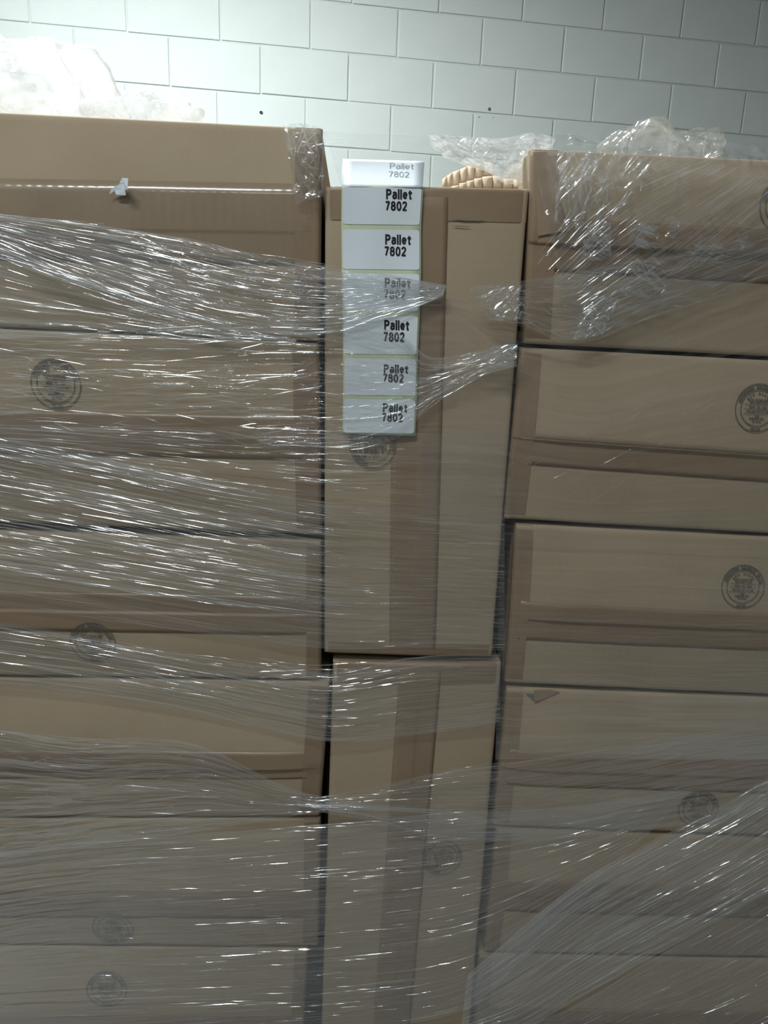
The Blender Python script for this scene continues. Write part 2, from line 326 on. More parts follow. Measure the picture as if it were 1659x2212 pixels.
# ------------------------------------------------------------------ cartons
DEP = .43
vn = VN(11)
class Carton:
    def __init__(s, key, label, quad, seam='h', sp=(.5, .5), bul=(.010, .008), group=None, quad3=None, tw=(.027, .027), r=.006, dep=DEP):
        # quad: TL TR BR BL as 3-D points on the front plane
        s.q = [np.array(p) for p in (quad3 if quad3 is not None else [bp(*p) for p in quad])]
        s.w = np.linalg.norm(s.q[1]-s.q[0]); s.h = np.linalg.norm(s.q[0]-s.q[3]); s.seam = seam; s.sp = sp; s.bul = bul; s.r = r; s.tw = tw; s.key = key; s.seed = abs(sum(ord(c) * (i+3) for i, c in enumerate(key)))
        base = (s.q[2]+s.q[3])/2+NB*dep/2; base[2] = min(s.q[2][2], s.q[3][2])
        s.root = root('carton', label, 'box', tuple(base), group or 'kraft cartons stacked inside the film')
        # body
        bm = bmesh.new(); vs = []
        for d in (.004, dep):
            for p in s.q: vs.append(bm.verts.new(Vector(p+NB*d-base)))
        fs = [(0, 1, 2, 3), (7, 6, 5, 4), (0, 4, 5, 1), (1, 5, 6, 2), (2, 6, 7, 3), (3, 7, 4, 0)]
        for f in fs: bm.faces.new([vs[i] for i in f])
        bmesh.ops.recalc_face_normals(bm, faces=bm.faces[:])
        bmesh.ops.bevel(bm, geom=bm.edges[:], offset=.004, segments=2, affect='EDGES', profile=.5)
        uvl = bm.loops.layers.uv.new('UVMap')
        for f in bm.faces:
            for l in f.loops:
                c = l.vert.co; n = f.normal
                l[uvl].uv = (c.x, c.z) if abs(n.y) > .7 else ((c.y, c.z) if abs(n.x) > .7 else (c.x, c.y))
        bm_obj('body', bm, CARD2, s.root)
        s.flaps()
    def sa(s, b): return s.sp[0]*(1-b)+s.sp[1]*b          # seam position at cross coordinate b
    def out(s, u, v, r=None, step=True):
        a, b = (v, u) if s.seam == 'h' else (u, v)
        p = s.sa(b); b1, b2 = s.bul
        lo = b1*np.sin(np.clip(a/p, 0, 1)*math.pi/2); hi_ = b2*np.sin(np.clip((1-a)/(1-p), 0, 1)*math.pi/2)
        if step: o = np.where(a < p, lo, hi_)
        else:
            L = (s.h if s.seam == 'h' else s.w); k = np.clip((a-p)*L/.006+.5, 0, 1); k = k*k*(3-2*k); o = lo*(1-k)+hi_*k
        b_e = np.clip(np.minimum(b, 1-b)*6, 0, 1); o = o*(.45+.55*b_e*(2-b_e))
        r = s.r if r is None else r
        for d in (u*s.w, (1-u)*s.w, v*s.h, (1-v)*s.h):
            t = np.clip(1-d/r, 0, 1); o = o-r*.8*(1-np.sqrt(np.clip(1-t*t, 0, 1)))
        o = o+.0012*(vn(u*s.w*14+s.seed, v*s.h*14+s.seed*.7)-.5)*2
        return o
    def pt(s, u, v, lift=0., step=True):
        u = np.asarray(u, float); v = np.asarray(v, float)
        q = s.q; P = (q[0][None]*((1-u)*v)[:, None]+q[1][None]*(u*v)[:, None]+q[2][None]*(u*(1-v))[:, None]+q[3][None]*((1-u)*(1-v))[:, None])
        return P-NB[None]*(s.out(u, v, step=step)+lift)[:, None]
    def uvof(s, x, y):                                         # picture point -> u, v
        P = bp(x, y); q = s.q; u, v = .5, .5
        for _ in range(12):
            Q = q[0]*(1-u)*v+q[1]*u*v+q[2]*u*(1-v)+q[3]*(1-u)*(1-v); d = P-Q
            u += (d @ XB)/s.w; v += d[2]/s.h
        return u, v
    def patch(s, name, us, vs, mt, lift, step=True, label=None, thick=0):
        U, V = np.meshgrid(us, vs, indexing='ij'); U = U.ravel(); V = V.ravel()
        P = s.pt(U, V, lift, step); f = grid_faces(len(us), len(vs))
        o = new_obj(name, P, f, mt, parent=s.root, uv=np.c_[U*s.w+s.seed % 7, V*s.h+s.seed % 5])
        if label: o['label'] = label
        return o
    def flaps(s):
        def ed(n, L, a=0, b=1):
            e = np.array([0, .15, .35, .6, 1.])*s.r/L
            return np.r_[a+e if a == 0 else [a], np.linspace(a+(s.r*1.4/L if a == 0 else .02), b-(s.r*1.4/L if b == 1 else .02), n), (b-e[::-1]) if b == 1 else [b]]
        g = .0007
        if s.seam == 'h':
            us = ed(26, s.w)
            for lo_ in (True, False):
                T = ed(10, s.h); n = len(T); U, Tt = np.meshgrid(us, np.linspace(0, 1, 18), indexing='ij')
                p = s.sa(U)
                if lo_:
                    e = (1-np.cos(Tt*math.pi/2)); V = e*(p-g/s.h-1e-5)
                else:
                    e = np.sin(Tt*math.pi/2); V = p+g/s.h+1e-5+e*(1-p-g/s.h-1e-5)
                P = s.pt(U.ravel(), V.ravel()); o = new_obj('flap', P, grid_faces(len(us), 18), CARD, parent=s.root, uv=np.c_[U.ravel()*s.w+s.seed % 7, V.ravel()*s.h+s.seed % 5])
                sol(o, .003)
        else:
            vs_ = ed(30, s.h)
            for lo_ in (True, False):
                Tt, V = np.meshgrid(np.linspace(0, 1, 14), vs_, indexing='ij'); p = s.sa(V)
                U = (1-np.cos(Tt*math.pi/2))*(p-g/s.w-1e-5) if lo_ else p+g/s.w+1e-5+np.sin(Tt*math.pi/2)*(1-p-g/s.w-1e-5)
                P = s.pt(U.ravel(), V.ravel()); o = new_obj('flap', P, grid_faces(14, len(vs_)), CARD, parent=s.root, uv=np.c_[V.ravel()*s.h+s.seed % 7, U.ravel()*s.w+s.seed % 5])
                sol(o, .003)
    def seam_tape(s, lo=None, hi=None, b0=0., b1=1., mt=None, label='brown packing tape over the flap seam'):
        lo = s.tw[0] if lo is None else lo; hi = s.tw[1] if hi is None else hi; mt = mt or TAPE
        L = s.h if s.seam == 'h' else s.w
        A = np.r_[np.linspace(-lo, -.004, 5), np.linspace(-.003, .003, 7), np.linspace(.004, hi, 5)]/L
        B = np.linspace(b0, b1, 50)
        Bg, Ag = np.meshgrid(B, A, indexing='ij'); a = s.sa(Bg)+Ag
        U, V = (Bg, a) if s.seam == 'h' else (a, Bg)
        P = s.pt(U.ravel(), V.ravel(), .0009, False)
        uvv = np.c_[U.ravel()*s.w, V.ravel()*s.h] if s.seam == 'h' else np.c_[V.ravel()*s.h, U.ravel()*s.w]
        o = new_obj('tape', P, grid_faces(len(B), len(A)), mt, parent=s.root, uv=uvv); o['label'] = label
        sol(o, .0003)
    def edge_tape(s, side, wd, wrap=.012, v0=0.002, v1=.998, mt=None, label='brown packing tape wrapped round the carton edge'):
        mt = mt or TAPE
        n = 26; verts = []; uvs = []
        if side in 'LR':
            vs_ = np.linspace(v0, v1, 26); us = np.linspace(0, 1, n)*wd/s.w
            us = np.r_[us[::-1], ] if side == 'L' else 1-us[::-1]
            rows = []
            for u in us: rows.append(s.pt(np.full(26, u), vs_, .0009, False))
            if side == 'L': rows = rows
            sgn = -1 if side == 'L' else 1
            e = rows[-1]
            for d in (.001, .004, wrap): rows.append(e+XB*sgn*.0009+NB*d)
            P = np.vstack(rows); f = grid_faces(len(rows), 26)
            uv = np.array([(i*.003, v*s.h) for i in range(len(rows)) for v in vs_])
        else:
            us_ = np.linspace(.002, .998, 26); t = np.linspace(0, 1, n)*wd/s.h
            t = 1-t[::-1] if side == 'T' else t[::-1]
            rows = [s.pt(us_, np.full(26, v), .0009, False) for v in t]
            sgn = 1 if side == 'T' else -1; e = rows[-1]
            for d in (.001, .004): rows.append(e+ZB*sgn*.0004+NB*d)
            P = np.vstack(rows); f = grid_faces(len(rows), 26)
            uv = np.array([(u*s.w, i*.003) for i in range(len(rows)) for u in us_])
        o = new_obj('edge_tape', P, f, mt, parent=s.root, uv=uv); o['label'] = label
        return o
    def stamp(s, x, y, rad=.0335, rot=0., mt=None, lift=.0006):
        u, v = s.uvof(x, y); V, F = stamp_shape(s.seed % 5)
        c, n = math.cos(rot), math.sin(rot); X = (V[:, 0]*c-V[:, 1]*n)*rad; Y = (V[:, 0]*n+V[:, 1]*c)*rad
        P = s.pt(u+X/s.w, v+Y/s.h, lift)
        o = new_obj('stamp', P, F, mt or INK, parent=s.root, smooth=False); o['label'] = 'round grey box maker stamp with small print'
def sol(o, t):
    m = o.modifiers.new('thickness', 'SOLIDIFY'); m.thickness = t; m.offset = -1
def box_quad(ex_t, ex_b, vis_t, vis_b, wd, side):
    """front face from two visible edge points (picture) and two points further along its top and bottom edges"""
    a, b, c, d = bp(*ex_t), bp(*ex_b), bp(*vis_t), bp(*vis_b)
    t2 = a+(c-a)/np.linalg.norm(c-a)*wd; b2 = b+(d-b)/np.linalg.norm(d-b)*wd
    return [t2, a, b, b2] if side == 'L' else [a, t2, b2, b]
def lv(q, g=.0015):   # leave a hairline between stacked cartons
    q[0] = q[0]-ZB*g; q[1] = q[1]-ZB*g; return q
WD = .66
LEFT = [  # key, label, edge top, edge bottom, far top, far bottom, seam v at far side / at edge
 ('L1', 'large kraft carton topping the left column, with shiny tape and a white paper scrap', (695, 273), (690, 737), (0, 238), (0, 706)),
 ('L2', 'stamped kraft carton second from the top in the left column, behind wrinkled film', (688, 739), (694, 1156), (0, 708), (0, 1128)),
 ('L3', 'kraft carton third from the top in the left column, stamp on its lower flap', (694, 1166), (693, 1468), (0, 1146), (0, 1460)),
 ('L4', 'unstamped kraft carton fourth from the top in the left column, pale upper flap', (712, 1471), (690, 1764), (0, 1463), (0, 1765)),
 ('L5', 'kraft carton fifth from the top in the left column, stamp below its seam', (692, 1768), (687, 2045), (0, 1768), (0, 2040)),
 ('L6', 'kraft carton lowest in the left column, beside the widest dark gap', (664, 2049), (650, 2330), (0, 2044), (0, 2330)),
]
RIGHT = [
 ('R1', 'large kraft carton at the top of the right column under crumpled glossy film', (1149, 318), (1133, 742), (1659, 342), (1659, 770)),
 ('R2', 'kraft carton second from the top in the right column, stamp cut by the edge', (1126, 748), (1090, 1121), (1659, 776), (1659, 1153)),
 ('R3', 'kraft carton third from the top in the right column with a full round stamp', (1116, 1130), (1092, 1476), (1659, 1158), (1659, 1501)),
 ('R4', 'kraft carton fourth from the top in the right column with a torn corner', (1096, 1483), (1066, 1784), (1659, 1506), (1659, 1806)),
 ('R5', 'kraft carton fifth from the top in the right column, crossed by the film fan', (1073, 1788), (1046, 2056), (1659, 1810), (1659, 2068)),
 ('R6', 'kraft carton lowest in the right column, behind the hazy film fan', (1036, 2060), (1020, 2330), (1659, 2072), (1659, 2345)),
]
C = {}
def seamv(q, l, rr):   # seam positions (v) from picture points at left and right of a carton
    out = []
    for (x, y) in (l, rr):
        P = bp(x, y)
        k = np.clip((P-q[3]) @ XB/WD, 0, 1)
        zt = q[0][2]*(1-k)+q[1][2]*k; zb = q[3][2]*(1-k)+q[2][2]*k
        out.append(((P-q[3]) @ XB/WD, (P[2]-zb)/(zt-zb)))
    (k0, a), (k1, b) = out
    s_ = (b-a)/(k1-k0); return (a-s_*k0, a+s_*(1-k0))
SE = {'L1': ((0, 495), (690, 506)), 'L2': ((0, 925), (690, 940)), 'L3': ((0, 1312), (690, 1325)), 'L4': ((0, 1652), (690, 1655)), 'L5': ((0, 1938), (690, 1942)), 'L6': ((0, 2200), (650, 2203)),
      'R1': ((1150, 528), (1659, 556)), 'R2': ((1115, 948), (1659, 987)), 'R3': ((1105, 1333), (1659, 1357)), 'R4': ((1090, 1656), (1659, 1674)), 'R5': ((1060, 1925), (1659, 1940)), 'R6': ((1020, 2190), (1659, 2205))}
BU = {'L1': (.009, .010), 'L2': (.010, .009), 'L3': (.012, .009), 'L4': (.009, .014), 'L5': (.011, .010), 'L6': (.008, .014),
      'R1': (.008, .014), 'R2': (.008, .012), 'R3': (.010, .014), 'R4': (.008, .012), 'R5': (.010, .012), 'R6': (.008, .012)}
for k, lab, et, eb, ft, fb in LEFT:
    q = lv(box_quad(et, eb, ft, fb, WD, 'L')); C[k] = Carton(k, lab, None, 'h', seamv(q, *SE[k]), BU[k], quad3=q)
for k, lab, et, eb, ft, fb in RIGHT:
    q = lv(box_quad(et, eb, ft, fb, WD, 'R')); C[k] = Carton(k, lab, None, 'h', seamv(q, *SE[k]), BU[k], quad3=q)
C['C1'] = Carton('C1', 'tall upright kraft carton in the middle column behind the white label strip', [(702, 402), (1143, 408), (1063, 1418), (700, 1411)], 'v', (.53, .475), (.007, .008), r=.005, dep=.36)
C['C2'] = Carton('C2', 'tall upright kraft carton at the bottom of the middle column with a tilted oval stamp', [(719, 1427), (1084, 1432), (1014, 2225), (694, 2225)], 'v', (.47, .52), (.008, .007), r=.006)
# support cartons below the frame
for key, a, b, lab in (('L7', 'L6', 'L', 'kraft carton on the pallet at the foot of the left column, below the frame'), ('R7', 'R6', 'R', 'kraft carton on the pallet at the foot of the right column, below the frame'), ('C3', 'C2', 'C', 'kraft carton on the pallet at the foot of the middle column, below the frame')):
    q = C[a].q; q2 = [q[3]-ZB*.0015, q[2]-ZB*.0015, q[2].copy(), q[3].copy()]
    q2[2][2] = q2[3][2] = PZ+.001
    C[key] = Carton(key, lab, None, 'h', (.5, .5), (.004, .004), quad3=q2); C[key].seam_tape()
ri = 0
for ci, (xa, xb, nm) in enumerate(((-.80, -.265, 'left'), (-.262, .345, 'middle'), (.348, .90, 'right'))):  # unseen back row, added to keep the gaps between the columns dark
    for li, (za, zb, nz) in enumerate(((PZ+.001, .70, 'bottom'), (.7015, 1.26, 'second'), (1.2615, 1.74, 'top'))):
        o3 = lambda x, z: XB*x+NB*(DB+.445)+ZB*z
        c_ = Carton('B%d%d' % (ci, li), 'unseen rear kraft carton added to darken gaps, %s of the back row, %s layer' % (nm, nz), None, 'h', (.5, .5), (.003, .003), quad3=[o3(xa, zb), o3(xb, zb), o3(xb, za), o3(xa, za)], dep=.40)
# tapes
TW = {'L1': (.040, .060), 'L2': (.034, .026), 'L3': (.032, .030), 'L4': (.018, .034), 'L5': (.030, .026), 'L6': (.03, .026), 'R1': (.034, .034), 'R2': (.036, .004), 'R3': (.034, .030), 'R4': (.030, .036), 'R5': (.034, .032), 'R6': (.030, .030)}
for k, t in TW.items(): C[k].seam_tape(t[0], t[1], mt=TAPE2 if k == 'L1' else TAPE)
C['C1'].seam_tape(.040, .034); C['C2'].seam_tape(.034, .032)
for k, wd in (('L1', .034), ('L2', .036), ('L3', .022), ('L4', .032), ('L5', .026), ('L6', .022)): C[k].edge_tape('R', wd)
for k, wd in (('R1', .036), ('R2', .030), ('R3', .026), ('R4', .026), ('R5', .026), ('R6', .022)): C[k].edge_tape('L', wd)
C['C1'].edge_tape('T', .042); C['C1'].edge_tape('B', .020); C['C2'].edge_tape('T', .036)
# stamps
for k, x, y, rot in (('L2', 125, 828, 0), ('L3', 205, 1382, 0), ('L5', 247, 1997, math.pi), ('L6', 235, 2125, 0), ('R1', 1684, 450, 0), ('R2', 1630, 880, 0), ('R3', 1597, 1262, 0), ('R4', 1505, 1742, 0), ('C1', 805, 960, math.pi/2), ('C2', 953, 1846, math.pi/2+.2)):
    C[k].stamp(x, y, rot=rot, lift=.0022 if k in ('C1', 'C2', 'L5') else .0016)
# printed rub marks on the middle carton
def scuff(c, x0, y0, x1, y1, h, mt, name='scuff', label=None):
    u0, v0 = c.uvof(x0, y0); u1, v1 = c.uvof(x1, y1); n = 14; r = random.Random(int(x0)); P = []
    for i in range(n):
        t = i/(n-1); u = u0+(u1-u0)*t; v = v0+(v1-v0)*t; hh = h*math.sin(math.pi*min(1, max(.05, t)))*r.uniform(.5, 1.1)/c.h
        P.append((u, v-hh/2)); P.append((u, v+hh/2))
    P = np.array(P); o = new_obj(name, c.pt(P[:, 0], P[:, 1], .0022, False), [(2*i, 2*i+2, 2*i+3, 2*i+1) for i in range(n-1)], mt, parent=c.root)
    if label: o['label'] = label
SCUFF = plain('grey_scuff', (.27, .22, .17), .8, .1)
scuff(C['C1'], 975, 475, 1050, 477, .0035, SCUFF, label='grey rub mark'); scuff(C['C1'], 972, 489, 1020, 492, .002, SCUFF, label='grey rub mark')
scuff(C['C1'], 886, 1316, 887, 1345, .0012, BLACK, 'tear', 'small dark slit in the tape')
# torn corner on R4 and creases
def fold(c, pts, mt, name, label, lift=.003):
    P = [c.uvof(*p) for p in pts]; P = np.array(P); Q = c.pt(P[:, 0], P[:, 1], lift, False)
    o = new_obj(name, Q, [tuple(range(len(pts)))], mt, parent=c.root, smooth=False); o['label'] = label; sol(o, .0006)
fold(C['R4'], [(1136, 1497), (1153, 1512), (1152, 1498)], DARKHOLE, 'torn_corner', 'dark triangular tear', .0018)
fold(C['R4'], [(1153, 1490), (1153, 1514), (1208, 1493), (1190, 1489)], TAPE, 'tape_piece', 'torn end of brown tape', .003)
fold(C['R1'], [(1152, 330), (1180, 328), (1222, 500), (1158, 512)], TAPE, 'tape_piece', 'slanted strip of brown tape', .003)
# white paper scrap
def pxo(name, pts, off, mt, parent, depth=None):
    V = [bp(x, y, (off if np.isscalar(off) else off[i])) for i, (x, y) in enumerate(pts)]
    return V
sc = root('paper_scrap', 'torn scrap of white paper stuck on the top left carton', 'paper', tuple(bp(262, 421, .016)))
a = [(264, 384, .019), (271, 396, .018), (270, 410, .018), (272, 422, .017), (251, 421, .017), (248, 412, .017), (236, 420, .017), (240, 408, .018), (250, 402, .018), (258, 396, .019)]
o = new_obj('paper', [bp(x, y, f) for x, y, f in a], [tuple(range(len(a)))], WHITE, parent=sc, smooth=False); sol(o, .0003)
a = [(264, 384, .0195), (277, 385, .028), (276, 409, .028), (270, 410, .019)]
o = new_obj('curl', [bp(x, y, f) for x, y, f in a], [(0, 1, 2, 3)], WHITE, parent=sc, smooth=False); sol(o, .0003); o['label'] = 'bright curled edge'
# ------------------------------------------------------------------ label strip
OFFS = .013
def lp(x, y, off=OFFS): return bp(x, y, off)
strip = root('label_strip', 'strip of white pallet labels hanging down over the upright middle carton', 'label', tuple(lp(822, 942)))
# liner edges: left and right picture x by y
LYS = [(402, 738, 915), (487, 737, 910), (585, 738, 910), (675, 740, 907), (769, 741, 903), (857, 741, 901), (936, 739, 898)]
rows = []
YY = np.linspace(402, 936, 60)
xl = np.interp(YY, [l[0] for l in LYS], [l[1] for l in LYS]); xr = np.interp(YY, [l[0] for l in LYS], [l[2] for l in LYS])
def spt(x, y, lift=0.):
    wv = .0012*math.sin(y*.021)+.0008*math.sin(x*.05+y*.01)
    return lp(x, y, OFFS+wv+lift)
Vv = []
for y, a, b in zip(YY, xl, xr):
    for t in np.linspace(0, 1, 9): Vv.append(spt(a+(b-a)*t, y+(6*t if y > 930 else 0)))
# folded over top part (leans back over the carton edge)
o = new_obj('liner', Vv, grid_faces(60, 9), LINER, parent=strip); sol(o, .0002); o['label'] = 'yellow green backing paper'
def rr_label(x0a, x0b, x1a, x1b, y0, y1, lift=.0006, rad=5):
    # top edge y0 from x0a..x1a, bottom edge y1 from x0b..x1b; rounded corners
    pts = []
    nx, ny = 8, 8
    V = []; Fc = []
    T = np.r_[0, .02, .06, np.linspace(.15, .85, 6), .94, .98, 1]
    n = len(T)
    for ty in T:
        d = min(ty, 1-ty)*(y1-y0); ins = rad-math.sqrt(max(0, rad*rad-(rad-min(d, rad))**2))
        for tx in np.linspace(0, 1, 9):
            xa = x0a+(x0b-x0a)*ty+ins; xb = x1a+(x1b-x1a)*ty-ins
            V.append(spt(xa+(xb-xa)*tx, y0+(y1-y0)*ty+2*tx, lift))
    return V, grid_faces(n, 9)
LB = [(404, 484), (495, 581), (590, 671), (681, 764), (774, 853), (862, 934)]
TX = [(834, 430, 890, 455), (832, 528, 888, 553), (831, 622, 887, 646), (830, 713, 884, 738), (829, 806, 882, 826), (827, 890, 880, 911)]
def ell(cx, cy, rx, ry, a0, a1, n=14):
    return [(cx+rx*math.cos(math.radians(a0+(a1-a0)*i/n)), cy+ry*math.sin(math.radians(a0+(a1-a0)*i/n))) for i in range(n+1)]
GL = {'P': ([[(0, 0), (0, .92)], [(0, .92), (.22, .92)]+ell(.22, .68, .22, .24, 90, -90, 10)+[(0, .44)]], .44),
      'a': ([ell(.20, .50, .17, .15, 165, 0, 8)+[(.37, .02)], [(.37, .36)]+ell(.17, .19, .17, .18, 80, 300, 10)+[(.37, .16)]], .38),
      'l': ([[(0, 0), (0, .92)]], 0.), 'e': ([[(.02, .34), (.39, .34)]+ell(.20, .34, .19, .30, 0, 320, 16)], .39),
      't': ([[(.11, .86), (.11, .12)]+ell(.19, .08, .08, .08, 180, 270, 4)+[(.25, 0)], [(0, .62), (.25, .62)]], .25),
      '7': ([[(0, .92), (.42, .92), (.26, .5), (.14, 0)]], .42), '0': ([ell(.21, .46, .21, .46, 0, 360, 22)], .42),
      '8': ([ell(.21, .70, .18, .22, 0, 360, 16), ell(.21, .25, .21, .25, 0, 360, 16)], .42),
      '2': ([ell(.21, .70, .20, .22, 170, -20, 10)+[(.30, .42), (0, 0), (.43, 0)]], .43)}
def glyph_mesh(txt, bw):
    V = []; F = []; x0 = bw/2; hw = bw/2
    for ch in txt:
        st, wd = GL[ch]
        for line in st:
            L = [(x0+a, b*(1-bw*.5)/.92*.92+hw*.9) for a, b in line]
            for i in range(len(L)-1):
                a = np.array(L[i]); b = np.array(L[i+1]); d = b-a; l = np.linalg.norm(d)
                if l < 1e-6: continue
                d /= l; n = np.array([-d[1], d[0]])*hw; e = d*hw*(.30 if len(L) > 3 else .9 if i in (0, len(L)-2) else .5)
                k = len(V); V += [a-e-n, b+e-n, b+e+n, a-e+n]; F.append((k, k+1, k+2, k+3))
        x0 += wd+bw+.075
    V = np.array(V); V[:, 1] *= .7/.97
    return V, F
def put_text(txt, x0, yb, wpx, capx, parent, mt, fn, name='lettering', bold=.205, sl=0.0):
    v, f = glyph_mesh(txt, bold)
    x = v[:, 0]; sx = wpx/(x.max()-x.min()); cap = .7
    P = [fn(x0+(a-x.min())*sx, yb-b/cap*capx+sl*(a-x.min())*sx) for a, b in v[:, :2]]
    o = new_obj(name, P, f, mt, parent=parent, smooth=False); return o
for i, (y0, y1) in enumerate(LB):
    xa = lambda y: float(np.interp(y, YY, xl))+3; xb = lambda y: float(np.interp(y, YY, xr))-4
    V, Fc = rr_label(xa(y0), xa(y1), xb(y0), xb(y1), y0, y1)
    o = new_obj('label', V, Fc, WHITE, parent=strip); o['label'] = 'white label printed Pallet 7802'; 
    x0, yb1, x1, yb2 = TX[i]
    p = put_text('Pallet', x0, yb1, x1-x0, 21 if i < 4 else 18, strip, BLACK, lambda x, y: spt(x, y+.02*(x-x0), .0010))
    for q_ in (p,): q_.parent = o
    p = put_text('7802', x0-1, yb2, (x1-x0)*.83, 20 if i < 4 else 18, strip, BLACK, lambda x, y: spt(x, y+.02*(x-x0), .0010)); p.parent = o
# the top label bends back over the carton top and faces the lamp
def tpt(x, y, lift=0.):
    # picture (x,y) between y=345 (free upper end) and y=403 (fold); leans forward at the top
    t = (403-y)/58.0
    return bp(x, y, OFFS+.0006+lift*.8-.048*t+.010*t*t)
V = []
for ty in np.linspace(0, 1, 12):
    y = 403-58*ty; a = 738+(741-738)*ty - 2*math.sin(ty*3.1); b = 913+4*ty
    for tx in np.linspace(0, 1, 9): V.append(tpt(a+(b-a)*tx, y+(3*tx-1.5)*ty+2*tx))
o = new_obj('bent_label', V, grid_faces(12, 9), WHITE, parent=strip); sol(o, .0003); o['label'] = 'bright top label bent backwards, lettering coloured pale for glare'; top_lab = o
p = put_text('Pallet', 842, 364, 52, 12, strip, GHOST, lambda x, y: tpt(x, y+.03*(x-842), .0012), bold=.10); p.parent = top_lab
p = put_text('7802', 840, 382, 44, 12, strip, GHOST, lambda x, y: tpt(x, y+.03*(x-842), .0012), bold=.10); p.parent = top_lab
# ------------------------------------------------------------------ tan padding behind the middle carton
pad = root('paper_padding', 'scalloped tan packing paper behind the top of the middle carton', 'packing paper', tuple(bp(1050, 405, -.10)))
def pillow(x0, x1, yt0, yt1, yb, off, name='pleat'):
    nu, nv = 9, 7; V = []
    for i in range(nu):
        a = i/(nu-1); x = x0+(x1-x0)*a; yt = yt0+(yt1-yt0)*a; bul = math.sin(math.pi*(.02+.96*a))
        for j in range(nv):
            b = j/(nv-1); y = yb+(yt-yb)*b
            V.append(bp(x, y, off+.007*bul*math.sqrt(max(0, 1-(b*2-1)**4*.85))-.008*b*b))
    o = new_obj(name, V, grid_faces(nu, nv), PADDING, parent=pad); sol(o, .001)
xs = [955, 965, 977, 993, 1009, 1026, 1044, 1068]
ytop = [388, 380, 372, 366, 359, 353, 351, 352]
for i in range(7): pillow(xs[i], xs[i+1], ytop[i], ytop[i+1], 404 if i < 3 else [0, 0, 0, 396, 392, 387, 381][i], -.10-.001*i)
xs2 = [975, 992, 1008, 1024, 1042, 1064, 1085, 1108, 1130, 1148]
yt2 = [402, 396, 391, 386, 382, 380, 386, 388, 380, 378]
for i in range(9): pillow(xs2[i], xs2[i+1], yt2[i], yt2[i]+(-2 if i < 5 else 1), 408, -.085)
# ------------------------------------------------------------------ stretch film
def curve(pts, s):
    pts = np.array(pts, float); n = len(pts); t = s*(n-1); i = np.clip(np.floor(t).astype(int), 0, n-2); f = (t-i)[:, None]
    p0 = pts[np.clip(i-1, 0, n-1)]; p1 = pts[i]; p2 = pts[i+1]; p3 = pts[np.clip(i+2, 0, n-1)]
    return .5*((2*p1)+(-p0+p2)*f+(2*p0-5*p1+4*p2-p3)*f*f+(-p0+3*p1-3*p2+p3)*f**3)
def bpv(X, Y, off):
    r = FW[None]+((X-W/2)/FPX)[:, None]*RT[None]-((Y-H/2)/FPX)[:, None]*UP[None]
    return CAM[None]+r*((DB-off)/(r @ NB))[:, None]
def ridges(vn_, U, V, cu, cv, p=1.6):
    n = vn_(U/cu+vn_.g[0, 0]*90, V/cv+vn_.g[1, 1]*90); n = (n-.5)*1.6; return (1-np.clip(np.abs(n)*2, 0, 1))**p
def crumple(seed, X, Y, L, amp, n=7, warp=.3):
    r = np.random.RandomState(seed); v1 = VN(seed+1); v2 = VN(seed+2); h = np.zeros_like(X)
    for k in range(n):
        a = r.uniform(0, math.pi); l = L*r.uniform(.6, 1.6); ph = r.uniform(0, 10)
        d = (X*math.cos(a)+Y*math.sin(a))/l + ph + warp*3*(v1(X/L/2.3+k*7, Y/L/2.3+k*3)-.5)
        tri = np.abs(d-np.floor(d)-.5)*2
        h += amp*(l/L)*tri*(v2(X/L/1.5+k*5, Y/L/1.5)**1.5)*r.uniform(.5, 1)
    return h/math.sqrt(n)
wrap = root('stretch_wrap', 'clear wrinkled stretch film wound around the front of the carton stack', 'plastic wrap', tuple(bp(830, 1106, .02)))
def extend(pts):      # the wrap goes on past the frame to the ends of the cartons
    p = [tuple(map(float, q)) for q in pts]; a = b = 0
    if p[0][0] < -50:
        k = (p[1][1]-p[0][1])/(p[1][0]-p[0][0]); p.insert(0, (-320., p[0][1]+.5*k*(-320-p[0][0]))); a = 1
    if p[-1][0] > 1690:
        k = (p[-1][1]-p[-2][1])/(p[-1][0]-p[-2][0]); p.append((2120., p[-1][1]+.7*k*(2120-p[-1][0]))); b = 1
    return p, a, b
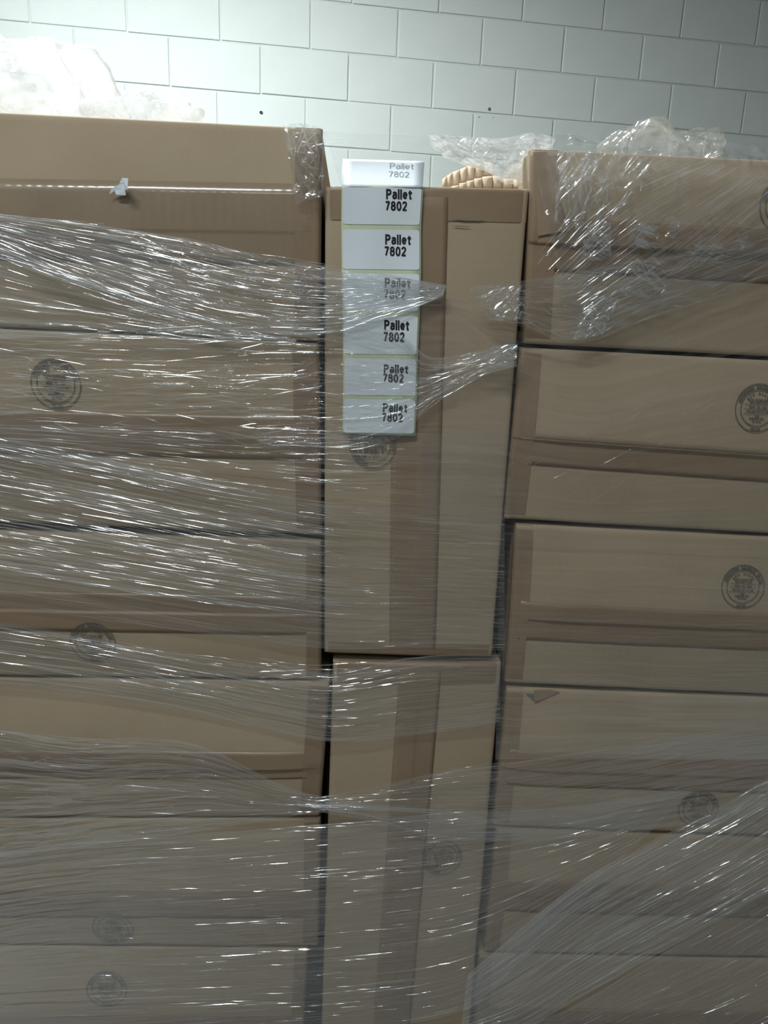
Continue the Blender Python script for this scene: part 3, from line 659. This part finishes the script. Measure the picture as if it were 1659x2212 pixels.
def sheet(name, top, bot, mt, seed, off=.018, ns=150, nt=300, amps=((.0004, .06, .004), (.0009, .16, .010), (.0018, .4, .03)), cr=None, parent=None, edge=0., offs=None, lab=None, fade=None):
    n0 = len(top)
    if parent is None:
        top, ea, eb = extend(top); bot = extend(bot)[0]; ns = int(ns*(1+.9*(ea+eb)/n0))
    s = np.linspace(0, 1, ns); t = np.linspace(0, 1, nt)
    A = curve(top, s); B = curve(bot, s)
    X = A[:, 0][:, None]*(1-t)+B[:, 0][:, None]*t; Y = A[:, 1][:, None]*(1-t)+B[:, 1][:, None]*t
    P0 = bpv(X.ravel(), Y.ravel(), off).reshape(ns, nt, 3)
    L = np.linalg.norm(np.diff(P0[:, nt//2], axis=0), axis=1).sum(); Wd = np.linalg.norm(P0[:, 0]-P0[:, -1], axis=1).mean()
    Sg, Tg = np.meshgrid(s*L, t*Wd, indexing='ij'); h = np.zeros_like(Sg)
    # gentle meander of the strands
    m = VN(seed+50); Tm = Tg+.010*(m(Sg/.18, Tg/.12)-.5)+.004*(m(Sg/.06+9, Tg/.05)-.5)
    wloc = np.linalg.norm(P0[:, 0]-P0[:, -1], axis=1)[:, None]/Wd
    for k, (a, cu, cv) in enumerate(amps):
        v_ = VN(seed+k*13); mod = VN(seed+k*13+5)(Sg/(cu*1.5)+3, Tg/(cv*5))**1.3*1.6
        h += a*ridges(v_, Sg, Tm, cu, cv)*mod*np.clip(wloc, .25, 1.5)
    if cr: h += crumple(seed, (P0 @ XB), P0[:, :, 2], *cr)
    if fade is not None: h *= fade(Sg/L, Tg/Wd)
    P = P0-NB[None, None]*h[:, :, None]
    o = new_obj(name, P.reshape(-1, 3), grid_faces(ns, nt), mt, parent=parent or wrap, uv=np.c_[Sg.ravel(), Tm.ravel()+seed*.37])
    if lab: o['label'] = lab
    return o
def strands(name, top, bot, n, seed, lens=(.03, .16), wd=(.0006, .0016), off=.022, tr=(0, 1), sr=(0, 1), mt=None, parent=None, tilt=(5, 50), jit=.006, ang=0):
    r = np.random.RandomState(seed); V = []; F = []; UV = []; nb = 0; n0 = len(top)
    if parent is None and len(top) == len(bot):
        (t2, ea, eb), (b2, fa, fb) = extend(top), extend(bot)
        if (ea, eb) == (fa, fb) and ea+eb:
            top, bot = t2, b2; m_ = n0-1+ea+eb; lo = (ea+sr[0]*(n0-1))/m_; hi_ = (ea+sr[1]*(n0-1))/m_
            if sr[0] == 0: lo = 0
            if sr[1] == 1: hi_ = 1
            n = int(n*(hi_-lo)*m_/((sr[1]-sr[0])*(n0-1))); sr = (lo, hi_)
    for k in range(n):
        t0 = r.uniform(*tr); s0 = r.uniform(*sr); A = curve(top, np.linspace(0, 1, 9)); 
        Lp = np.linalg.norm(bp(*A[0])-bp(*A[8])); ln = math.exp(r.uniform(math.log(lens[0]), math.log(lens[1]))); ds = ln/Lp
        m = max(4, int(ln/.012)+2); s = np.clip(np.linspace(s0-ds/2, s0+ds/2, m), 0, 1)
        if s[-1]-s[0] < ds*.3: continue
        a = curve(top, s); b = curve(bot, s); tt = np.clip(t0+r.uniform(-.03, .03)*np.linspace(-1, 1, m)*ang, 0, 1)
        xy = a*(1-tt)[:, None]+b*tt[:, None]
        P = bpv(xy[:, 0], xy[:, 1], off+r.uniform(-.002, .003))
        P = P+ZB*(np.cumsum(r.normal(0, .0004, m)))[:, None]
        d = P[-1]-P[0]; d /= np.linalg.norm(d); up = np.cross(NB, d); up *= np.sign(up[2]) if abs(up[2]) > .1 else 1
        w = r.uniform(*wd)*np.sin(np.linspace(.12, math.pi-.12, m))**.6
        ti = np.radians(r.uniform(*tilt))+np.cumsum(r.normal(0, .10, m)); 
        top_ = P+up*(w/2)[:, None]+NB*(np.tan(np.clip(ti, 0, 1.1))*w/2)[:, None]
        bot_ = P-up*(w/2)[:, None]+NB*(np.tan(.5)*w/2)[:, None]
        V.append(np.stack([top_, P, bot_], 1).reshape(-1, 3))
        UV.append(np.c_[np.repeat(np.linspace(0, ln, m), 3)+k, np.tile([0, .001, .002], m)+k*.1])
        for i in range(m-1):
            j = nb+3*i; F += [(j, j+1, j+4, j+3), (j+1, j+2, j+5, j+4)]
        nb += 3*m
    o = new_obj(name, np.vstack(V), F, mt or CREASE, parent=parent or wrap, uv=np.vstack(UV), smooth=False); o['kind'] = 'stuff'
    return o
STD = ((.0003, .02, .0025), (.0007, .05, .0050), (.0012, .13, .011), (.0018, .4, .03))
SOFT = ((.0002, .10, .004), (.0005, .3, .012), (.0015, .6, .05))
MED = ((.00022, .04, .0025), (.0005, .09, .004), (.0010, .2, .010), (.0015, .5, .035))
# A: upper left sweep gathered to a point over the middle carton
A_t = [(-90, 455), (150, 478), (350, 507), (560, 548), (700, 573), (830, 592), (965, 617)]
A_b = [(-90, 500), (150, 596), (350, 668), (520, 712), (700, 722), (830, 690), (955, 640)]
sheet('film_layer', A_t, A_b, FILMDENSE, 1, nt=330, amps=STD, cr=(.022, .0016), lab='film gathered to a point over the labels')
strands('film_creases', A_t, A_b, 950, 101, lens=(.02, .14))
A2_t = [(-90, 492), (150, 590), (350, 662), (500, 705), (640, 735)]
A2_b = [(-90, 735), (150, 728), (350, 733), (500, 740), (640, 742)]
sheet('film_layer', A2_t, A2_b, FILMDENSE, 2, nt=260, amps=STD, cr=(.02, .001), off=.019)
strands('film_creases', A2_t, A2_b, 160, 102, lens=(.02, .08))
# bright folded edge
E_t = [(-60, 520), (150, 590), (330, 652), (500, 700)]; E_b = [(-60, 540), (150, 608), (330, 664), (500, 706)]
strands('film_creases', E_t, E_b, 60, 103, lens=(.08, .3), off=.024)
# B: crumpled middle band running over the labels to the right
B_t = [(-90, 700), (200, 705), (450, 700), (700, 690), (850, 715), (930, 770), (1040, 757), (1118, 742)]
B_b = [(-90, 950), (200, 955), (450, 965), (700, 975), (850, 950), (930, 880), (1040, 815), (1116, 792)]
sheet('film_layer', B_t, B_b, FILM, 3, nt=360, amps=STD, cr=(.03, .0018), off=.017)
strands('film_creases', B_t, B_b, 560, 104, lens=(.015, .12), ang=1.5)
# C: long tight strands
C_t = [(-90, 930), (150, 975), (450, 1040), (700, 1085), (900, 1110), (1090, 1120)]
C_b = [(-90, 1300), (150, 1330), (450, 1370), (700, 1400), (900, 1400), (1090, 1405)]
sheet('film_layer', C_t, C_b, FILM, 4, nt=420, amps=MED, off=.018)
strands('film_creases', C_t, C_b, 480, 105, lens=(.05, .35), sr=(0, .62), tr=(0, .8))
strands('film_creases', C_t, C_b, 110, 106, lens=(.02, .09), sr=(.5, 1))
B2_t = [(-90, 900), (200, 915), (450, 925), (700, 930), (900, 935), (1100, 935)]; B2_b = [(-90, 985), (200, 1015), (450, 1060), (700, 1095), (900, 1115), (1100, 1120)]
sheet('film_layer', B2_t, B2_b, FILMTHIN, 14, nt=200, amps=MED, off=.020)
strands('film_creases', B2_t, B2_b, 130, 114, lens=(.04, .25), sr=(0, .75))
# D
D_t = [(-90, 1330), (200, 1375), (450, 1420), (700, 1450), (880, 1420), (1080, 1410)]
D_b = [(-90, 1470), (200, 1500), (450, 1545), (700, 1600), (880, 1590), (1080, 1560)]
sheet('film_layer', D_t, D_b, FILM, 5, nt=240, amps=MED)
strands('film_creases', D_t, D_b, 150, 107, lens=(.04, .3), tr=(0, .7), sr=(0, .8))
# knot at the gap beside the middle column, y 1470
K_t = [(560, 1420), (640, 1432), (720, 1435), (820, 1430), (1000, 1432)]; K_b = [(560, 1490), (640, 1470), (720, 1462), (820, 1452), (1000, 1445)]
strands('film_creases', K_t, K_b, 90, 108, lens=(.02, .09), off=.024)
# E: drawn together at the left gap
E1_t = [(-90, 1560), (150, 1590), (400, 1600), (600, 1690), (700, 1722), (780, 1730)]
E1_b = [(-90, 1860), (150, 1830), (400, 1800), (600, 1768), (700, 1752), (780, 1752)]
sheet('film_layer', E1_t, E1_b, FILM, 6, nt=300, amps=STD, off=.018)
strands('film_creases', E1_t, E1_b, 230, 109, lens=(.02, .16), ang=2)
E2_t = [(680, 1722), (800, 1700), (960, 1665), (1150, 1640), (1400, 1600), (1700, 1560)]
E2_b = [(680, 1752), (800, 1775), (960, 1810), (1150, 1815), (1400, 1790), (1700, 1750)]
sheet('film_layer', E2_t, E2_b, FILMTHIN, 7, nt=260, amps=MED, off=.019)
strands('film_creases', E2_t, E2_b, 120, 110, lens=(.03, .2), sr=(0, .6))
strands('film_creases', [(640, 1735), (760, 1738), (980, 1752)], [(640, 1742), (760, 1750), (980, 1760)], 60, 111, lens=(.03, .2), off=.025)
# F: lower left and centre, strands rising to the right
F_t = [(-90, 1850), (200, 1815), (500, 1795), (750, 1775), (1000, 1755), (1250, 1740), (1500, 1700)]
F_b = [(-90, 2260), (200, 2250), (500, 2240), (750, 2225), (1000, 2180), (1150, 2050), (1300, 1900)]
sheet('film_layer', F_t, F_b, FILM, 8, ns=200, nt=460, amps=MED, off=.017)
strands('film_creases', F_t, F_b, 800, 112, lens=(.02, .2), sr=(.05, .95))
# G: diagonal fan at the lower right
G_t = [(1010, 2105), (1120, 2010), (1260, 1900), (1420, 1810), (1560, 1740), (1740, 1640)]
G_b = [(990, 2260), (1120, 2230), (1260, 2150), (1420, 2060), (1560, 1985), (1740, 1890)]
sheet('film_layer', G_t, G_b, FILMHAZE, 9, nt=300, amps=MED, off=.024, lab='hazy diagonal fan of pulled film')
strands('film_creases', G_t, G_b, 520, 113, lens=(.04, .3), off=.028)
strands('film_facets', G_t, G_b, 90, 133, lens=(.008, .04), wd=(.0006, .0016), off=.030, mt=FLAKE)
G2_t = [(1000, 2240), (1200, 2190), (1400, 2075), (1560, 1985), (1740, 1880)]; G2_b = [(1000, 2330), (1200, 2330), (1400, 2290), (1560, 2250), (1740, 2180)]
sheet('film_layer', G2_t, G2_b, FILM, 10, nt=220, amps=MED, off=.022)
strands('film_creases', G2_t, G2_b, 230, 115, lens=(.03, .2))
# H: crumpled film over the top right carton and its band
H_t = [(1148, 322), (1300, 318), (1480, 328), (1720, 345)]; H_b = [(1235, 740), (1340, 700), (1500, 640), (1720, 570)]
sheet('film_layer', H_t, H_b, FILMBAG, 11, ns=260, nt=260, amps=((.0004, .03, .005),), cr=(.024, .0060), off=.020, fade=lambda a, b: .12+1.3*VN(5)(a*7+3, b*5+1)**2.2, lab='crumpled glossy film over the top right carton')
strands('film_creases', [(1150, 560), (1300, 400), (1480, 330)], [(1300, 700), (1480, 600), (1720, 400)], 240, 116, lens=(.02, .11), off=.026)
H2_t = [(1015, 624), (1130, 606), (1290, 578), (1420, 555), (1560, 520), (1740, 455)]
H2_b = [(1055, 690), (1130, 706), (1245, 742), (1400, 690), (1560, 640), (1740, 575)]
sheet('film_layer', H2_t, H2_b, FILM, 12, nt=240, amps=STD, cr=(.02, .0022), off=.024)
strands('film_creases', H2_t, H2_b, 380, 117, lens=(.015, .1), off=.029, ang=2)
FL = dict(lens=(.006, .022), wd=(.0015, .0055), tilt=(8, 34), mt=FLAKE)
for (x0, y0, x1, y1, x2, y2, x3, y3), n, sd in (((1205, 330, 1300, 330, 1255, 500, 1200, 480), 46, 1), ((1260, 335, 1420, 330, 1330, 470, 1270, 470), 30, 2), ((1270, 480, 1320, 480, 1320, 560, 1255, 560), 30, 3),
        ((1380, 480, 1420, 490, 1425, 535, 1370, 535), 20, 4), ((1440, 470, 1470, 470, 1462, 512, 1440, 512), 9, 5), ((1270, 640, 1340, 640, 1300, 725, 1240, 735), 44, 6), ((1340, 320, 1420, 330, 1380, 420, 1330, 400), 12, 7),
        ((1480, 520, 1620, 500, 1600, 560, 1480, 580), 14, 8), ((1040, 640, 1140, 610, 1130, 690, 1070, 690), 30, 9), ((1060, 750, 1118, 744, 1116, 792, 1040, 800), 24, 10), ((1360, 560, 1440, 560, 1440, 640, 1340, 640), 18, 11)):
    strands('film_facets', [(x0, y0), ((x0+x1)/2, (y0+y1)/2-4), (x1, y1)], [(x3, y3), ((x2+x3)/2, (y2+y3)/2), (x2, y2)], int(n*2.2), 200+sd, off=.030, ang=6, **FL)
for (x0, y0, x1, y1, x2, y2, x3, y3), n, sd in (((230, 500, 680, 570, 690, 640, 400, 610), 90, 21), ((40, 770, 180, 770, 180, 830, 20, 830), 26, 22), ((200, 795, 420, 800, 420, 840, 200, 835), 30, 23), ((480, 780, 695, 780, 695, 845, 500, 845), 46, 24), ((330, 700, 690, 705, 690, 735, 330, 725), 30, 25),
        ((560, 900, 695, 900, 695, 975, 560, 960), 30, 26), ((740, 590, 950, 610, 940, 650, 760, 640), 40, 27), ((20, 1585, 130, 1595, 110, 1650, 10, 1650), 20, 28), ((90, 1690, 190, 1690, 190, 1740, 90, 1735), 10, 29)):
    strands('film_facets', [(x0, y0), ((x0+x1)/2, (y0+y1)/2), (x1, y1)], [(x3, y3), ((x2+x3)/2, (y2+y3)/2), (x2, y2)], n, 200+sd, off=.026, ang=4, lens=(.005, .03), wd=(.0008, .003), tilt=(8, 34), mt=FLAKE)
# I: smooth thin film over the right and middle columns
I_t = [(905, 640), (1000, 640), (1060, 690), (1245, 745), (1420, 690), (1740, 590)]; I_b = [(905, 1150), (1000, 1155), (1150, 1165), (1300, 1175), (1500, 1180), (1740, 1190)]
sheet('film_layer', I_t, I_b, FILMTHIN, 13, nt=240, amps=SOFT, off=.016, lab='smooth tight film over the right cartons')
J_t = [(1080, 1150), (1300, 1165), (1500, 1175), (1740, 1185)]; J_b = [(1070, 1640), (1300, 1640), (1500, 1640), (1740, 1640)]
sheet('film_layer', J_t, J_b, FILMTHIN, 15, nt=240, amps=SOFT, off=.016)
strands('film_creases', [(1100, 1000), (1350, 850), (1700, 700)], [(1150, 1150), (1450, 1000), (1700, 860)], 34, 118, lens=(.015, .06))
# ------------------------------------------------------------------ loose film on top of the stack
def clump(name, label, px, py, hw, hh, y_off, mt, seed, dep=.10, amp=.02, cut=None):
    c = bp(px, py, -y_off); sc_ = (y_off+DB)/DB
    bm = bmesh.new(); bmesh.ops.create_icosphere(bm, subdivisions=6, radius=1)
    co = np.array([v.co[:] for v in bm.verts]); k = hw/FPX*1.06*sc_; kz = hh/FPX*1.06*sc_
    v1 = VN(seed); v2 = VN(seed+1)
    P = co*np.array([k, dep, kz])
    h = amp*(v1(P[:, 0]/.035+40, P[:, 2]/.03+P[:, 1]/.04+40)-.5)*2+crumple(seed, P[:, 0]+P[:, 1]*.7, P[:, 2]-P[:, 1]*.6, .02, .014)+crumple(seed+9, P[:, 0]-P[:, 1]*.6, P[:, 2]+P[:, 1]*.7, .008, .006)
    P = P+co*h[:, None]
    z0 = -kz*.98 if cut is None else cut-c[2]
    P[:, 2] = np.maximum(P[:, 2], z0+.0005)
    for v, p in zip(bm.verts, P): v.co = Vector(p)
    r = root(name, label, 'plastic wrap', (c[0], c[1], c[2]+z0))
    uvl = bm.loops.layers.uv.new('UVMap')
    for v in bm.verts: v.co.z -= z0
    for f in bm.faces:
        f.smooth = True
        for l in f.loops: l[uvl].uv = (l.vert.co.x+l.vert.co.y, l.vert.co.z)
    bm_obj('bunch', bm, mt, r, smooth=True)
    return r
ztl = float(max(C['L1'].q[0][2], C['L1'].q[1][2]))
clump('film_bunch', 'blown-out white bunch of crumpled film on the top left carton', 90, 194, 104, 54, .17, FILMMILK, 31, amp=.03, cut=ztl)
clump('film_bunch', 'low white heap of film beside the big bunch on the top left carton', 305, 238, 95, 9, .05, FILMMILK, 32, dep=.02, amp=.008, cut=ztl)
ztr = float(max(C['R1'].q[0][2], C['R1'].q[1][2]))
clump('film_bunch', 'rounded plume of clear film standing on the top right carton', 1440, 325, 120, 44, .15, FILMBAG, 33, dep=.06, amp=.03, cut=ztr)
# upright loose film between the top cartons
lf = root('loose_film', 'bright crumpled film draped between the middle carton and the top right carton', 'plastic wrap', tuple(bp(1050, 400, -.05)))
sheet('drape', [(926, 292), (1000, 296), (1080, 300), (1150, 288), (1200, 300)], [(930, 316), (972, 348), (1050, 372), (1095, 398), (1156, 390)], FILMDRAPE, 41, ns=160, nt=140, off=-.055, amps=((.0006, .02, .004), (.001, .05, .012)), cr=(.016, .008), parent=lf)
strands('film_facets', [(930, 292), (1050, 298), (1180, 290)], [(960, 330), (1060, 360), (1160, 390)], 90, 230, off=-.045, ang=8, parent=lf, lens=(.006, .04), wd=(.001, .004), tilt=(0, 60), mt=FLAKE)
sheet('hanging_film', [(700, 284), (800, 290), (930, 294), (1100, 302), (1160, 310)], [(735, 400), (800, 402), (930, 403), (1100, 404), (1160, 400)], FILMTHIN, 42, ns=80, nt=80, off=-.045, amps=SOFT, parent=lf, lab='thin clear film hanging between the top cartons')
rf = root('loose_film', 'thin clear film edge standing along the top of the right carton', 'plastic wrap', tuple(bp(1400, 335, -.03)))
sheet('drape', [(1150, 292), (1230, 292), (1330, 300), (1440, 285), (1560, 308), (1640, 315), (1720, 345)], [(1155, 326), (1230, 326), (1330, 330), (1440, 334), (1560, 340), (1640, 345), (1720, 350)], FILMBAG, 43, ns=200, nt=60, off=-.016, amps=((.0005, .03, .006),), cr=(.02, .004), parent=rf)
cf = root('corner_film', 'shiny crumpled film at the right corner of the top left carton', 'plastic wrap', tuple(bp(665, 430, .012)))
sheet('crumpled_patch', [(612, 268), (650, 268), (690, 274), (704, 285)], [(640, 440), (655, 436), (675, 430), (698, 425)], FILMBAG, 44, ns=90, nt=130, off=.014, amps=((.0005, .03, .006),), cr=(.02, .005), parent=cf)
strands('film_facets', [(618, 268), (660, 268), (700, 280)], [(645, 430), (670, 430), (698, 425)], 50, 231, off=.021, ang=10, parent=cf, lens=(.006, .03), wd=(.0008, .003), tilt=(0, 45), mt=FLAKE)
for o in bpy.data.objects:
    if '_o' in o: del o['_o']
